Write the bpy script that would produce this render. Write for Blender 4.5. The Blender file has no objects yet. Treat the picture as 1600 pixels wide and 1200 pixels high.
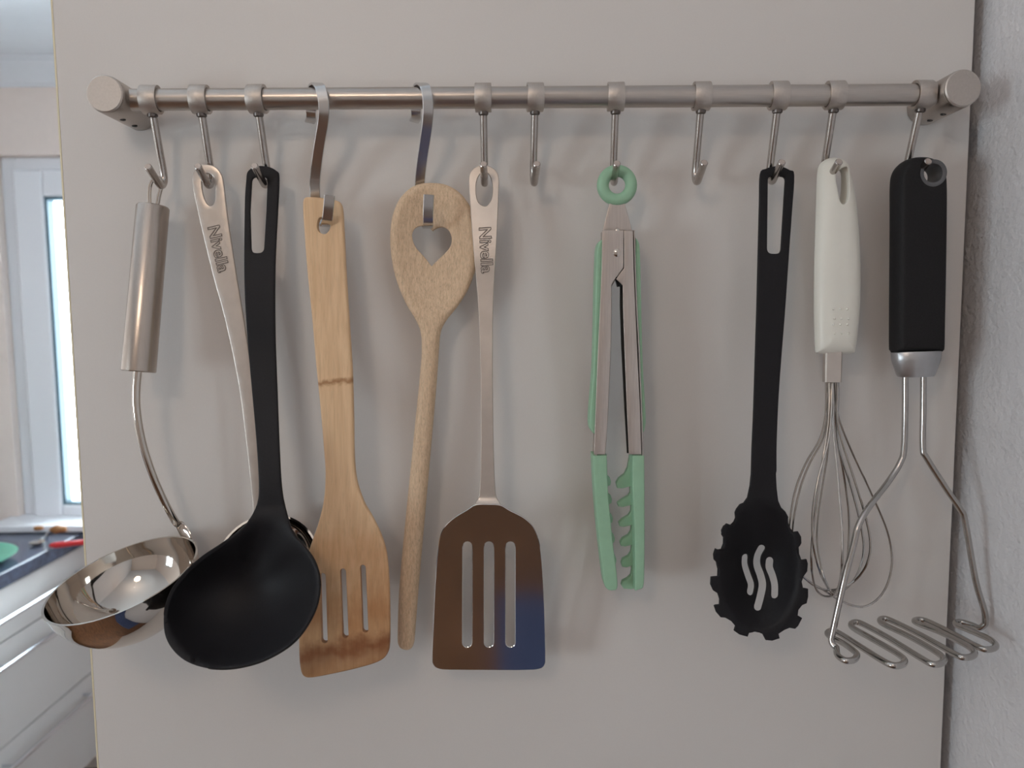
import bpy, bmesh, math, random
import numpy as np
from mathutils import Vector, Matrix
random.seed(4)
S = bpy.context.scene
COL = S.collection

# ------------------------------------------------------------------ camera
F = 1160.0                      # focal length in px of a 1600 px wide frame
DIST = 0.55                     # camera to cabinet panel
CAM = Vector((0, -DIST, 1.6))
RM = (Matrix.Rotation(-0.00572, 3, 'Z') @ Matrix.Rotation(math.pi/2-0.08879, 3, 'X') @ Matrix.Rotation(-0.00821, 3, 'Z'))
cd = bpy.data.cameras.new('camera'); cam = bpy.data.objects.new('camera', cd); COL.objects.link(cam)
cam.matrix_world = Matrix.Translation(CAM) @ RM.to_4x4()
cd.sensor_width = 36; cd.lens = F*36/1600; cd.clip_start = 0.02
cd.dof.use_dof = True; cd.dof.focus_distance = 0.51; cd.dof.aperture_fstop = 9.0
S.camera = cam

# ------------------------------------------------------------------ world, lights, exposure
S.view_settings.view_transform = 'Standard'; S.view_settings.look = 'None'
S.view_settings.gamma = 1; S.view_settings.use_curve_mapping = False
S.view_settings.exposure = 0.0
W = bpy.data.worlds.new('world'); S.world = W; W.use_nodes = True
W.node_tree.nodes['Background'].inputs[0].default_value = (0.87, 0.925, 1.0, 1)
W.node_tree.nodes['Background'].inputs[1].default_value = 22.0

def area(name, loc, rot, sx, sy, power, col, portal=False):
    l = bpy.data.lights.new(name, 'AREA'); l.shape = 'RECTANGLE'; l.size = sx; l.size_y = sy
    l.energy = power; l.color = col
    o = bpy.data.objects.new(name, l); COL.objects.link(o); o.location = loc; o.rotation_euler = rot
    if portal: l.cycles.is_portal = True
    return o
XL, XR, YB, YF, ZC = -2.05, 0.3465, -3.2, 2.0, 2.455     # room shell
WIN1 = (-1.560, 0.15, 0.962, 2.02)                 # far window opening of the glass x0,x1,z0,z1
area('window_1_portal', ((WIN1[0]+WIN1[1])/2, YF+0.05, (WIN1[2]+WIN1[3])/2), (-math.pi/2, 0, 0), WIN1[1]-WIN1[0], WIN1[3]-WIN1[2], 1, (1, 1, 1), True)
area('window_2_portal', (XL-0.14, -1.5, 1.40), (0, -math.pi/2, 0), .76, 0.70, 1, (1, 1, 1), True)
LAMP = (-0.32, -0.98, 2.06)

# ------------------------------------------------------------------ helpers
def P(px, py, d):
    """world point seen at photo pixel (px,py) lying d metres in front of the cabinet panel"""
    v = RM @ Vector(((px-800)/F, -(py-600)/F, -1.0))
    return CAM + v*((DIST-d)/v.y)
def PZ(px, py, z):
    v = RM @ Vector(((px-800)/F, -(py-600)/F, -1.0))
    return CAM + v*((z-CAM.z)/v.z)

def tagp(o, label=None, cat=None, group=None, kind=None):
    if label: o['label'] = label
    if cat: o['category'] = cat
    if group: o['group'] = group
    if kind: o['kind'] = kind
    return o
def empty(name, loc, label=None, cat=None, group=None, kind=None):
    o = bpy.data.objects.new(name, None); COL.objects.link(o); o.location = loc
    o.empty_display_size = 0.01
    return tagp(o, label, cat, group, kind)
def wloc(o):
    v = Vector(o.location)
    while o.parent: o = o.parent; v += Vector(o.location)
    return v
def link(name, bm, m, parent=None, smooth=40, sharp=True):
    """bm holds world coordinates; becomes one mesh object under parent"""
    bm.normal_update()
    me = bpy.data.meshes.new(name)
    if parent:
        off = wloc(parent); bmesh.ops.translate(bm, verts=bm.verts, vec=-off)
    bm.to_mesh(me); bm.free()
    me.materials.append(m)
    if smooth:
        for p in me.polygons: p.use_smooth = True
        me.set_sharp_from_angle(angle=math.radians(smooth))
    o = bpy.data.objects.new(name, me); COL.objects.link(o)
    if parent: o.parent = parent
    return o

def add_box(bm, x0, x1, y0, y1, z0, z1, bev=0.0, seg=2):
    r = bmesh.ops.create_cube(bm, size=1)
    vs = r['verts']
    for v in vs:
        v.co = Vector(((x0+x1)/2+v.co.x*(x1-x0), (y0+y1)/2+v.co.y*(y1-y0), (z0+z1)/2+v.co.z*(z1-z0)))
    if bev:
        es = list({e for v in vs for e in v.link_edges})
        bmesh.ops.bevel(bm, geom=es, offset=bev, segments=seg, affect='EDGES', profile=0.5)
    return bm
def box(*a, **k): return add_box(bmesh.new(), *a, **k)

def cr(pts, n=8, closed=False):
    """Catmull-Rom through tuples of any dimension"""
    pts = [np.array(p, float) for p in pts]; N = len(pts); out = []
    rng = range(N) if closed else range(N-1)
    for i in rng:
        if closed: a, b, c, d = pts[i-1], pts[i], pts[(i+1) % N], pts[(i+2) % N]
        else: a, b, c, d = pts[max(i-1, 0)], pts[i], pts[i+1], pts[min(i+2, N-1)]
        for k in range(n):
            t = k/n
            out.append(0.5*((2*b)+(-a+c)*t+(2*a-5*b+4*c-d)*t*t+(-a+3*b-3*c+d)*t**3))
    if not closed: out.append(pts[-1])
    return [tuple(p) for p in out]
def rp(pts, seg=6):
    """polygon (x,y,radius) with rounded corners"""
    out = []; N = len(pts)
    for i in range(N):
        p = Vector(pts[i][:2]); r = pts[i][2] if len(pts[i]) > 2 else 0
        a = Vector(pts[i-1][:2])-p; b = Vector(pts[(i+1) % N][:2])-p
        if r <= 0: out.append(tuple(p)); continue
        ang = a.angle(b)/2; t = min(r/math.tan(ang), a.length*0.49, b.length*0.49)
        q0 = p+a.normalized()*t; q1 = p+b.normalized()*t
        for k in range(seg+1):
            s = k/seg
            out.append(tuple(q0*(1-s)**2+p*2*s*(1-s)+q1*s*s))
    return out
def stroke(pts, w, capseg=6, n=6):
    """outline of a round-capped stroke"""
    c = [Vector(p) for p in cr(pts, n)]; L = []; R = []
    for i, p in enumerate(c):
        t = (c[min(i+1, len(c)-1)]-c[max(i-1, 0)]).normalized(); q = Vector((-t.y, t.x))*w/2
        L.append(p+q); R.append(p-q)
    def cap(p, fr):
        return [p+Matrix.Rotation(-math.pi*k/capseg, 2)@fr for k in range(1, capseg)]
    out = L+cap(c[-1], L[-1]-c[-1])+R[::-1]+cap(c[0], R[0]-c[0])
    return [tuple(p) for p in out]
def ellipse(cx, cy, rx, ry, n=28):
    return [(cx+rx*math.cos(2*math.pi*k/n), cy+ry*math.sin(2*math.pi*k/n)) for k in range(n)]
def lerpf(table):
    """piecewise-smooth function of photo row"""
    ys = [a for a, _ in table]; ds = [b for _, b in table]
    def f(x, y):
        if y <= ys[0]: return ds[0]
        if y >= ys[-1]: return ds[-1]
        for i in range(len(ys)-1):
            if y <= ys[i+1]:
                t = (y-ys[i])/(ys[i+1]-ys[i]); t = t*t*(3-2*t) if len(ys) > 2 else t
                return ds[i]*(1-t)+ds[i+1]*t
    return f
def area2(p): return sum(p[i-1][0]*p[i][1]-p[i][0]*p[i-1][1] for i in range(len(p)))/2
def densify(p, step):
    out = []
    for i in range(len(p)):
        a = np.array(p[i], float); b = np.array(p[(i+1) % len(p)], float)
        n = max(1, int(math.ceil(np.linalg.norm(b-a)/step)))
        for k in range(n): out.append(tuple(a+(b-a)*k/n))
    # drop near-duplicates
    o2 = []
    for q in out:
        if not o2 or math.dist(q, o2[-1]) > step*0.4: o2.append(q)
    if math.dist(o2[0], o2[-1]) <= step*0.4: o2.pop()
    return o2
def inset(p, b):
    """p is oriented so that material lies to its left"""
    out = []; N = len(p)
    for i in range(N):
        a = np.array(p[i-1]); c = np.array(p[i]); e = np.array(p[(i+1) % N])
        n1 = np.array([-(c-a)[1], (c-a)[0]]); n1 /= np.linalg.norm(n1)+1e-12
        n2 = np.array([-(e-c)[1], (e-c)[0]]); n2 /= np.linalg.norm(n2)+1e-12
        m = n1+n2; l = np.linalg.norm(m)
        if l < 0.3: m = n1; l = 1.0; k = 1
        else: m = m/l; k = min(1/max(m@n1, 0.6), 1.6)
        out.append(tuple(c+m*b*k))
    return out
def inside(poly, X, Y):
    res = np.zeros(len(X), bool); n = len(poly)
    for i in range(n):
        x0, y0 = poly[i-1]; x1, y1 = poly[i]
        if y0 == y1: continue
        c = (y0 > Y) != (y1 > Y)
        res ^= c & (X < (x1-x0)*(Y-y0)/(y1-y0)+x0)
    return res
from mathutils.geometry import delaunay_2d_cdt
def plate(name, outline, holes, dfn, thick, mat, parent, bev=1.5, hbev=None, step=4.0, grid=7.0, rings=3, tfn=None, smooth=40, dome=0):
    """solid sheet cut to the outline (photo px), bent along the surface d = dfn(px,py); thick in px too"""
    hbev = min(bev, 1.2) if hbev is None else hbev
    loops = []
    for k, p in enumerate([outline]+list(holes)):
        p = densify(p, step if k == 0 else min(step, 2.5)); A = area2(p)
        if (k == 0) != (A > 0): p = p[::-1]
        loops.append(p)
    bs = [bev]+[hbev]*len(holes)
    ins = [inset(p, b) for p, b in zip(loops, bs)]
    # fill
    xs = [q[0] for q in ins[0]]; ys = [q[1] for q in ins[0]]
    gx, gy = np.meshgrid(np.arange(min(xs), max(xs), grid), np.arange(min(ys), max(ys), grid))
    gx = gx.ravel()+((np.round(gy.ravel()/grid).astype(int)) % 2)*grid*0.5; gy = gy.ravel()
    ok = inside(ins[0], gx, gy)
    for h in ins[1:]: ok &= ~inside(h, gx, gy)
    bpts = np.array([q for l in ins for q in l])
    gx, gy = gx[ok], gy[ok]
    if len(gx):
        dm = np.min(np.hypot(gx[:, None]-bpts[None, :, 0], gy[:, None]-bpts[None, :, 1]), axis=1)
        kk = dm > grid*0.45; gx, gy = gx[kk], gy[kk]
    ol = np.array(loops[0]); ol2 = np.roll(ol, -1, axis=0)
    def sdist(x, y):
        q = np.array([x, y]); d = ol2-ol; t = np.clip(((q-ol)*d).sum(1)/((d*d).sum(1)+1e-12), 0, 1)
        return float(np.min(np.hypot(*(q-(ol+d*t[:, None])).T)))
    extra = []
    if dome:
        k = bev*1.8
        while k < dome*1.05:
            for q in inset(loops[0], k):
                if sdist(*q) > k*.93 and not any(inside(h, np.array([q[0]]), np.array([q[1]]))[0] for h in ins[1:]) and np.min(np.hypot(bpts[:, 0]-q[0], bpts[:, 1]-q[1])) > .8: extra.append(q)
            k = k*1.35+.5
        if extra:
            ex = np.array(extra); dm = np.min(np.hypot(gx[:, None]-ex[None, :, 0], gy[:, None]-ex[None, :, 1]), axis=1)
            kk = dm > grid*.5; gx, gy = gx[kk], gy[kk]
        t_in = tfn
        def tfn(x, y):
            s = min(1, sdist(x, y)/dome)
            return max(.10, math.sqrt(max(0, 1-(1-s)**2)))*(t_in(x, y) if t_in else 1)
    pts = [Vector(q) for q in bpts]+[Vector(q) for q in extra]+[Vector((a, b)) for a, b in zip(gx, gy)]
    edges = []; o = 0
    for l in ins:
        edges += [(o+i, o+(i+1) % len(l)) for i in range(len(l))]; o += len(l)
    vc, ec, fc, ov, oe, of = delaunay_2d_cdt(pts, edges, [], 0, 1e-6)
    vx = np.array([v.x for v in vc]); vy = np.array([v.y for v in vc])
    T = [f for f in fc if len(f) == 3]
    cx = np.array([(vx[f[0]]+vx[f[1]]+vx[f[2]])/3 for f in T]); cy = np.array([(vy[f[0]]+vy[f[1]]+vy[f[2]])/3 for f in T])
    ok = inside(ins[0], cx, cy)
    for h in ins[1:]: ok &= ~inside(h, cx, cy)
    T = [f for f, k in zip(T, ok) if k]
    SC = 0.50/F
    cache = {}
    def base(x, y):
        key = (round(x, 3), round(y, 3))
        if key in cache: return cache[key]
        e = 0.5; p = P(x, y, dfn(x, y))
        px = P(x+e, y, dfn(x+e, y))-p; py = P(x, y+e, dfn(x, y+e))-p
        n = px.cross(py).normalized()
        if n.y > 0: n = -n
        cache[key] = (p, n); return cache[key]
    bm = bmesh.new()
    def mk(x, y, w):
        p, n = base(x, y); t = tfn(x, y) if tfn else 1
        return bm.verts.new(p+n*(w*SC*t))
    h = thick/2
    used = sorted({i for f in T for i in f}); idx = {}
    front = {i: mk(vx[i], vy[i], h) for i in used}; back = {i: mk(vx[i], vy[i], -h) for i in used}
    def a2(f): return abs((vx[f[1]]-vx[f[0]])*(vy[f[2]]-vy[f[0]])-(vx[f[2]]-vx[f[0]])*(vy[f[1]]-vy[f[0]]))
    for f in [f for f in T if a2(f) > .12]:
        bm.faces.new([front[i] for i in f]); bm.faces.new([back[i] for i in reversed(f)])
    # sides
    pos = 0
    near = {}
    for i in used: near[(round(vx[i], 3), round(vy[i], 3))] = i
    for li, (l, b) in enumerate(zip(loops, bs)):
        n = len(l)
        f0 = []; b0 = []
        for q in ins[li]:
            i = near.get((round(q[0], 3), round(q[1], 3)))
            if i is None:
                i = min(used, key=lambda j: (vx[j]-q[0])**2+(vy[j]-q[1])**2)
            f0.append(front[i]); b0.append(back[i])
        bb = min(b, h)
        prev = f0
        seq = []
        for k in range(1, rings+1):
            a = math.pi/2*k/rings
            seq.append((b*(1-math.sin(a)), h-bb*(1-math.cos(a))))
        lowseq = [(s, -w) for s, w in reversed(seq)]
        if abs(seq[-1][1]) < 1e-4: lowseq = lowseq[1:]
        for s, w in seq+lowseq:
            q = l if s < 1e-6 else inset(l, s)
            cur = [mk(a, c, w) for a, c in q]
            for i in range(n):
                j = (i+1) % n
                try: bm.faces.new([prev[j], prev[i], cur[i], cur[j]])
                except ValueError: pass
            prev = cur
        for i in range(n):
            j = (i+1) % n
            if len({prev[j], prev[i], b0[i], b0[j]}) == 4:
                try: bm.faces.new([prev[j], prev[i], b0[i], b0[j]])
                except ValueError: pass
    bmesh.ops.remove_doubles(bm, verts=bm.verts, dist=2e-6)
    bmesh.ops.recalc_face_normals(bm, faces=bm.faces)
    return link(name, bm, mat, parent, smooth)

def add_tube(bm, pts, r, seg=12, closed=False, flat=None, capr=0.25):
    """round rod along world points; r may be a list; flat=(a,b) scales the section sideways"""
    pts = [Vector(p) for p in pts]; N = len(pts)
    rs = r if isinstance(r, (list, tuple)) else [r]*N
    tang = []
    for i in range(N):
        if closed: t = pts[(i+1) % N]-pts[i-1]
        else: t = pts[min(i+1, N-1)]-pts[max(i-1, 0)]
        tang.append(t.normalized())
    u = tang[0].orthogonal().normalized()
    us = [u]
    for i in range(1, N):
        u = us[-1]-tang[i]*us[-1].dot(tang[i]); us.append(u.normalized())
    ringsv = []
    def ring(c, t, u, rr):
        w = t.cross(u)
        return [bm.verts.new(c+(u*math.cos(2*math.pi*k/seg)+w*math.sin(2*math.pi*k/seg))*rr) for k in range(seg)]
    if not closed:
        ringsv.append(ring(pts[0], tang[0], us[0], rs[0]*(1-capr)))
        ringsv.append(ring(pts[0]+tang[0]*rs[0]*capr, tang[0], us[0], rs[0]))
        for i in range(1, N-1): ringsv.append(ring(pts[i], tang[i], us[i], rs[i]))
        ringsv.append(ring(pts[-1]-tang[-1]*rs[-1]*capr, tang[-1], us[-1], rs[-1]))
        ringsv.append(ring(pts[-1], tang[-1], us[-1], rs[-1]*(1-capr)))
    else:
        for i in range(N): ringsv.append(ring(pts[i], tang[i], us[i], rs[i]))
    M = len(ringsv)
    for i in range(M if closed else M-1):
        a = ringsv[i]; b = ringsv[(i+1) % M]; sh = 0
        if closed and i == M-1:
            sh = min(range(seg), key=lambda s: (a[0].co-b[s].co).length)
        for k in range(seg):
            bm.faces.new([a[k], a[(k+1) % seg], b[(k+1+sh) % seg], b[(k+sh) % seg]])
    if not closed:
        bm.faces.new(ringsv[0][::-1]); bm.faces.new(ringsv[-1])
    return bm
def tube(*a, **k): return add_tube(bmesh.new(), *a, **k)

def strap(pts, width, th, wdir, bev=0.25):
    """flat strip swept along points, rectangular section with softened edges"""
    bm = bmesh.new(); pts = [Vector(p) for p in pts]; N = len(pts); rg = []
    sec = [(-.5, -.5+bev), (-.5, .5-bev), (-.5+bev*th/width, .5), (.5-bev*th/width, .5), (.5, .5-bev), (.5, -.5+bev), (.5-bev*th/width, -.5), (-.5+bev*th/width, -.5)]
    for i in range(N):
        t = (pts[min(i+1, N-1)]-pts[max(i-1, 0)]).normalized()
        w = Vector(wdir[i] if isinstance(wdir, list) else wdir); w = (w-t*w.dot(t)).normalized(); n = t.cross(w)
        rg.append([bm.verts.new(pts[i]+w*a*width+n*b*th) for a, b in sec])
    for a, b in zip(rg, rg[1:]):
        for k in range(8): bm.faces.new([a[k], a[(k+1) % 8], b[(k+1) % 8], b[k]])
    bm.faces.new(rg[0][::-1]); bm.faces.new(rg[-1])
    bmesh.ops.recalc_face_normals(bm, faces=bm.faces)
    return bm

def lathe(prof, origin, axis, seg=48, closed=False, bm=None, scale=(1, 1), side=None):
    """prof: list of (radius, height) ; axis: direction"""
    bm = bm or bmesh.new(); ax = Vector(axis).normalized()
    u = Vector(side) if side else ax.orthogonal()
    u = (u-ax*u.dot(ax)).normalized(); w = ax.cross(u); o = Vector(origin); rg = []
    for r, h in prof:
        if r < 1e-7: rg.append([bm.verts.new(o+ax*h)])
        else: rg.append([bm.verts.new(o+ax*h+(u*scale[0]*math.cos(2*math.pi*k/seg)+w*scale[1]*math.sin(2*math.pi*k/seg))*r) for k in range(seg)])
    prs = list(zip(rg, rg[1:]))+([(rg[-1], rg[0])] if closed else [])
    for a, b in prs:
        if len(a) == 1 and len(b) == 1: continue
        for k in range(seg):
            j = (k+1) % seg
            if len(a) == 1: bm.faces.new([a[0], b[j], b[k]])
            elif len(b) == 1: bm.faces.new([a[k], a[j], b[0]])
            else: bm.faces.new([a[k], a[j], b[j], b[k]])
    bmesh.ops.recalc_face_normals(bm, faces=bm.faces)
    return bm

# ------------------------------------------------------------------ materials
def nodes(name):
    m = bpy.data.materials.new(name); m.use_nodes = True
    nt = m.node_tree; b = nt.nodes['Principled BSDF']
    return m, nt, b
def mat(name, col, rough=0.5, metal=0.0, nscale=None, namt=0.1, stretch=(1, 1, 1), bump=0.0, bscale=None, aniso=0.0, coat=0.0, spec=None, rvar=0.0):
    m, nt, b = nodes(name)
    b.inputs['Base Color'].default_value = (*col, 1); b.inputs['Roughness'].default_value = rough
    b.inputs['Metallic'].default_value = metal
    if aniso: b.inputs['Anisotropic'].default_value = aniso
    if coat: b.inputs['Coat Weight'].default_value = coat
    if spec is not None: b.inputs['Specular IOR Level'].default_value = spec
    if nscale or bump or rvar:
        tc = nt.nodes.new('ShaderNodeTexCoord'); mp = nt.nodes.new('ShaderNodeMapping'); mp.inputs['Scale'].default_value = stretch
        nt.links.new(tc.outputs['Object'], mp.inputs['Vector'])
        nz = nt.nodes.new('ShaderNodeTexNoise'); nz.inputs['Scale'].default_value = nscale or bscale or 50
        nz.inputs['Detail'].default_value = 6
        nt.links.new(mp.outputs[0], nz.inputs['Vector'])
        if nscale:
            r = nt.nodes.new('ShaderNodeValToRGB'); nt.links.new(nz.outputs['Fac'], r.inputs[0])
            r.color_ramp.elements[0].position = 0.3; r.color_ramp.elements[1].position = 0.7
            r.color_ramp.elements[0].color = (*[c*(1-namt) for c in col], 1); r.color_ramp.elements[1].color = (*[min(1, c*(1+namt)) for c in col], 1)
            nt.links.new(r.outputs[0], b.inputs['Base Color'])
        if rvar:
            q = nt.nodes.new('ShaderNodeMapRange'); q.inputs[3].default_value = rough-rvar; q.inputs[4].default_value = rough+rvar
            nt.links.new(nz.outputs['Fac'], q.inputs[0]); nt.links.new(q.outputs[0], b.inputs['Roughness'])
        if bump:
            n2 = nt.nodes.new('ShaderNodeTexNoise'); n2.inputs['Scale'].default_value = bscale or nscale; n2.inputs['Detail'].default_value = 5
            nt.links.new(mp.outputs[0], n2.inputs['Vector'])
            bp = nt.nodes.new('ShaderNodeBump'); bp.inputs['Strength'].default_value = bump; bp.inputs['Distance'].default_value = 0.002
            nt.links.new(n2.outputs['Fac'], bp.inputs['Height']); nt.links.new(bp.outputs[0], b.inputs['Normal'])
    return m
M = {}
M['panel'] = mat('white_melamine', (0.70, 0.660, 0.630), 0.42, nscale=900, namt=0.012, bump=0.015, bscale=700, spec=0.35)
M['edge'] = mat('cream_edge_band', (0.80, 0.70, 0.50), 0.5)
M['carcass'] = mat('cabinet_white', (0.66, 0.63, 0.615), 0.45, nscale=300, namt=0.01)
M['plaster'] = mat('woodchip_plaster', (0.70, 0.68, 0.69), 0.85, nscale=35, namt=0.03, stretch=(1, 1, 1.2), bump=1.0, bscale=170)
M['wall'] = mat('cream_wall_paint', (0.86, 0.75, 0.69), 0.9, nscale=40, namt=0.015, bump=0.15, bscale=150)
M['backwall'] = mat('brown_wall_paint', (0.60, 0.49, 0.43), 0.9, nscale=40, namt=0.02)
M['ceiling'] = mat('ceiling_paint', (0.78, 0.80, 0.84), 0.9, nscale=30, namt=0.01)
M['floor'] = mat('brown_wood_floor', (0.15, 0.065, 0.028), 0.35, nscale=6, namt=0.45, stretch=(8, 0.7, 1))
M['reflection_slab'] = mat('reflection_slab_blue', (0.065, 0.09, 0.19), 0.95, nscale=30, namt=0.2, stretch=(4, .4, 1))
M['upvc'] = mat('white_window_plastic', (0.85, 0.86, 0.90), 0.35, nscale=200, namt=0.01)
M['gasket'] = mat('grey_window_gasket', (0.12, 0.2, 0.25), 0.6)
M['brushed'] = mat('brushed_steel', (0.50, 0.455, 0.42), 0.30, 1.0, nscale=60, namt=0.06, stretch=(1, 40, 40), aniso=0.4, bump=0.04, bscale=70)
M['brushed_face'] = mat('brushed_steel_cap', (0.56, 0.51, 0.47), 0.48, 1.0, nscale=700, namt=0.04, bump=0.03, bscale=800)
M['brushed_v'] = mat('brushed_steel_vertical', (0.50, 0.44, 0.395), 0.27, 1.0, nscale=60, namt=0.06, stretch=(40, 40, 1), bump=0.04, bscale=70)
M['rod'] = mat('satin_steel_rod', (0.50, 0.46, 0.43), 0.2, 1.0, nscale=300, namt=0.05)
M['collar'] = mat('dark_steel_collar', (0.16, 0.14, 0.13), 0.35, 1.0)
M['rod_end'] = mat('sawn_rod_end', (0.55, 0.47, 0.42), 0.5, 1.0, nscale=900, namt=0.1)
M['chrome'] = mat('polished_steel', (0.60, 0.55, 0.50), 0.06, 1.0, rvar=0.02, bscale=40)
M['nickel'] = mat('nickel_strap', (0.66, 0.66, 0.66), 0.20, 1.0, nscale=120, namt=0.04)
M['turner'] = mat('satin_handle_steel', (0.62, 0.56, 0.51), 0.35, 1.0, nscale=90, namt=0.05, bump=0.03, bscale=60)
M['blade'] = mat('mirror_blade_steel', (0.62, 0.60, 0.58), 0.10, 1.0, nscale=25, namt=0.06, bump=0.02, bscale=14)
M['etch'] = mat('engraved_line', (0.20, 0.17, 0.15), 0.5, 0.7)
M['nylon'] = mat('black_nylon', (0.011, 0.010, 0.012), 0.56, nscale=900, namt=0.15, bump=0.03, bscale=900, spec=0.26)
M['rubber'] = mat('black_soft_rubber', (0.014, 0.013, 0.014), 0.65, nscale=900, namt=0.2, bump=0.06, bscale=1500, spec=0.25)
M['mint'] = mat('mint_silicone', (0.32, 0.53, 0.36), 0.48, nscale=200, namt=0.03, spec=0.4)
M['tong_steel'] = mat('brushed_tong_steel', (0.56, 0.50, 0.46), 0.33, 1.0, nscale=50, namt=0.08, stretch=(30, 30, 1), bump=0.04, bscale=60)
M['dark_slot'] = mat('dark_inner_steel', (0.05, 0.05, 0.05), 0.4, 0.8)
M['white_plastic'] = mat('cream_white_plastic', (0.80, 0.775, 0.70), 0.38, nscale=80, namt=0.01, spec=0.45)
M['wire'] = mat('whisk_wire', (0.48, 0.46, 0.44), 0.18, 1.0, nscale=200, namt=0.05)
M['ferrule'] = mat('cast_ferrule', (0.50, 0.50, 0.51), 0.38, 1.0, nscale=120, namt=0.06, bump=0.05, bscale=300)
M['eyelet'] = mat('grey_eyelet', (0.13, 0.13, 0.135), 0.4, 0.5)
M['counter'] = mat('slate_worktop', (0.055, 0.065, 0.10), 0.22, nscale=60, namt=0.3, bump=0.03)
M['alu'] = mat('aluminium_handle', (0.72, 0.75, 0.80), 0.25, 1.0)
M['redp'] = mat('red_plastic', (0.62, 0.03, 0.035), 0.35)
M['greenp'] = mat('green_glass_dish', (0.12, 0.38, 0.27), 0.25)
M['brownp'] = mat('lump_brown', (0.30, 0.13, 0.04), 0.6, nscale=30, namt=0.3)
M['lampm'], nt_, b_ = nodes('lamp_shade_glow')
b_.inputs['Emission Color'].default_value = (1.0, 0.77, 0.58, 1); b_.inputs['Emission Strength'].default_value = 14.0
b_.inputs['Base Color'].default_value = (0.9, 0.85, 0.8, 1)
m, nt, b = nodes('window_glass'); M['glass'] = m
nt.nodes.remove(b); mx = nt.nodes.new('ShaderNodeMixShader'); tr = nt.nodes.new('ShaderNodeBsdfTransparent'); gl = nt.nodes.new('ShaderNodeBsdfGlossy')
tr.inputs[0].default_value = (0.93, 0.98, 0.98, 1); gl.inputs['Roughness'].default_value = 0.02
fr = nt.nodes.new('ShaderNodeFresnel'); fr.inputs[0].default_value = 1.35
nt.links.new(fr.outputs[0], mx.inputs[0]); nt.links.new(tr.outputs[0], mx.inputs[1]); nt.links.new(gl.outputs[0], mx.inputs[2])
nt.links.new(mx.outputs[0], nt.nodes['Material Output'].inputs[0])

def wood(name, light, dark, fleck, scale, stretch, rough=0.55, node_z=None, stain=None):
    m, nt, b = nodes(name); b.inputs['Roughness'].default_value = rough; b.inputs['Specular IOR Level'].default_value = 0.35
    N = nt.nodes.new; Lk = nt.links.new
    tc = N('ShaderNodeTexCoord'); mp = N('ShaderNodeMapping'); mp.inputs['Scale'].default_value = stretch; Lk(tc.outputs['Object'], mp.inputs[0])
    n1 = N('ShaderNodeTexNoise'); n1.inputs['Scale'].default_value = scale; n1.inputs['Detail'].default_value = 4; n1.inputs['Distortion'].default_value = 0.4; Lk(mp.outputs[0], n1.inputs[0])
    r1 = N('ShaderNodeValToRGB'); Lk(n1.outputs[0], r1.inputs[0]); r1.color_ramp.elements[0].position = 0.33; r1.color_ramp.elements[1].position = 0.66
    r1.color_ramp.elements[0].color = (*dark, 1); r1.color_ramp.elements[1].color = (*light, 1)
    mp2 = N('ShaderNodeMapping'); mp2.inputs['Scale'].default_value = (stretch[0]*3.2, stretch[1]*3.2, stretch[2]*2.2); Lk(tc.outputs['Object'], mp2.inputs[0])
    n2 = N('ShaderNodeTexNoise'); n2.inputs['Scale'].default_value = scale; n2.inputs['Detail'].default_value = 2; Lk(mp2.outputs[0], n2.inputs[0])
    r2 = N('ShaderNodeValToRGB'); Lk(n2.outputs[0], r2.inputs[0]); r2.color_ramp.elements[0].position = 0.36; r2.color_ramp.elements[1].position = 0.46
    r2.color_ramp.elements[0].color = (fleck, fleck, fleck, 1); r2.color_ramp.elements[1].color = (1, 1, 1, 1)
    mu = N('ShaderNodeMix'); mu.data_type = 'RGBA'; mu.blend_type = 'MULTIPLY'; mu.inputs[0].default_value = 1
    Lk(r1.outputs[0], mu.inputs['A']); Lk(r2.outputs[0], mu.inputs['B'])
    last = mu.outputs['Result']
    sx = N('ShaderNodeSeparateXYZ'); Lk(tc.outputs['Object'], sx.inputs[0])
    for (zc, slope, half, colr, amt, nsc) in (stain or []):
        # band mark of the wood: |z - zc - slope*x| < half, broken by noise
        a = N('ShaderNodeMath'); a.operation = 'MULTIPLY_ADD'; Lk(sx.outputs['X'], a.inputs[0]); a.inputs[1].default_value = -slope; Lk(sx.outputs['Z'], a.inputs[2])
        nn = N('ShaderNodeTexNoise'); nn.inputs['Scale'].default_value = nsc; nn.inputs['Detail'].default_value = 4; Lk(tc.outputs['Object'], nn.inputs[0])
        jj = N('ShaderNodeMath'); jj.operation = 'MULTIPLY_ADD'; Lk(nn.outputs[0], jj.inputs[0]); jj.inputs[1].default_value = half*1.6; Lk(a.outputs[0], jj.inputs[2])
        s = N('ShaderNodeMath'); s.operation = 'SUBTRACT'; Lk(jj.outputs[0], s.inputs[0]); s.inputs[1].default_value = zc+half*0.8
        ab = N('ShaderNodeMath'); ab.operation = 'ABSOLUTE'; Lk(s.outputs[0], ab.inputs[0])
        mr = N('ShaderNodeMapRange'); mr.interpolation_type = 'SMOOTHSTEP'; mr.inputs[1].default_value = 0; mr.inputs[2].default_value = half; mr.inputs[3].default_value = amt; mr.inputs[4].default_value = 0
        Lk(ab.outputs[0], mr.inputs[0])
        mm = N('ShaderNodeMix'); mm.data_type = 'RGBA'; mm.blend_type = 'MULTIPLY'; Lk(mr.outputs[0], mm.inputs[0]); Lk(last, mm.inputs['A']); mm.inputs['B'].default_value = (*colr, 1)
        last = mm.outputs['Result']
    Lk(last, b.inputs['Base Color'])
    bp = N('ShaderNodeBump'); bp.inputs['Strength'].default_value = 0.12; bp.inputs['Distance'].default_value = 0.001; Lk(n2.outputs[0], bp.inputs['Height']); Lk(bp.outputs[0], b.inputs['Normal'])
    return m

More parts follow.
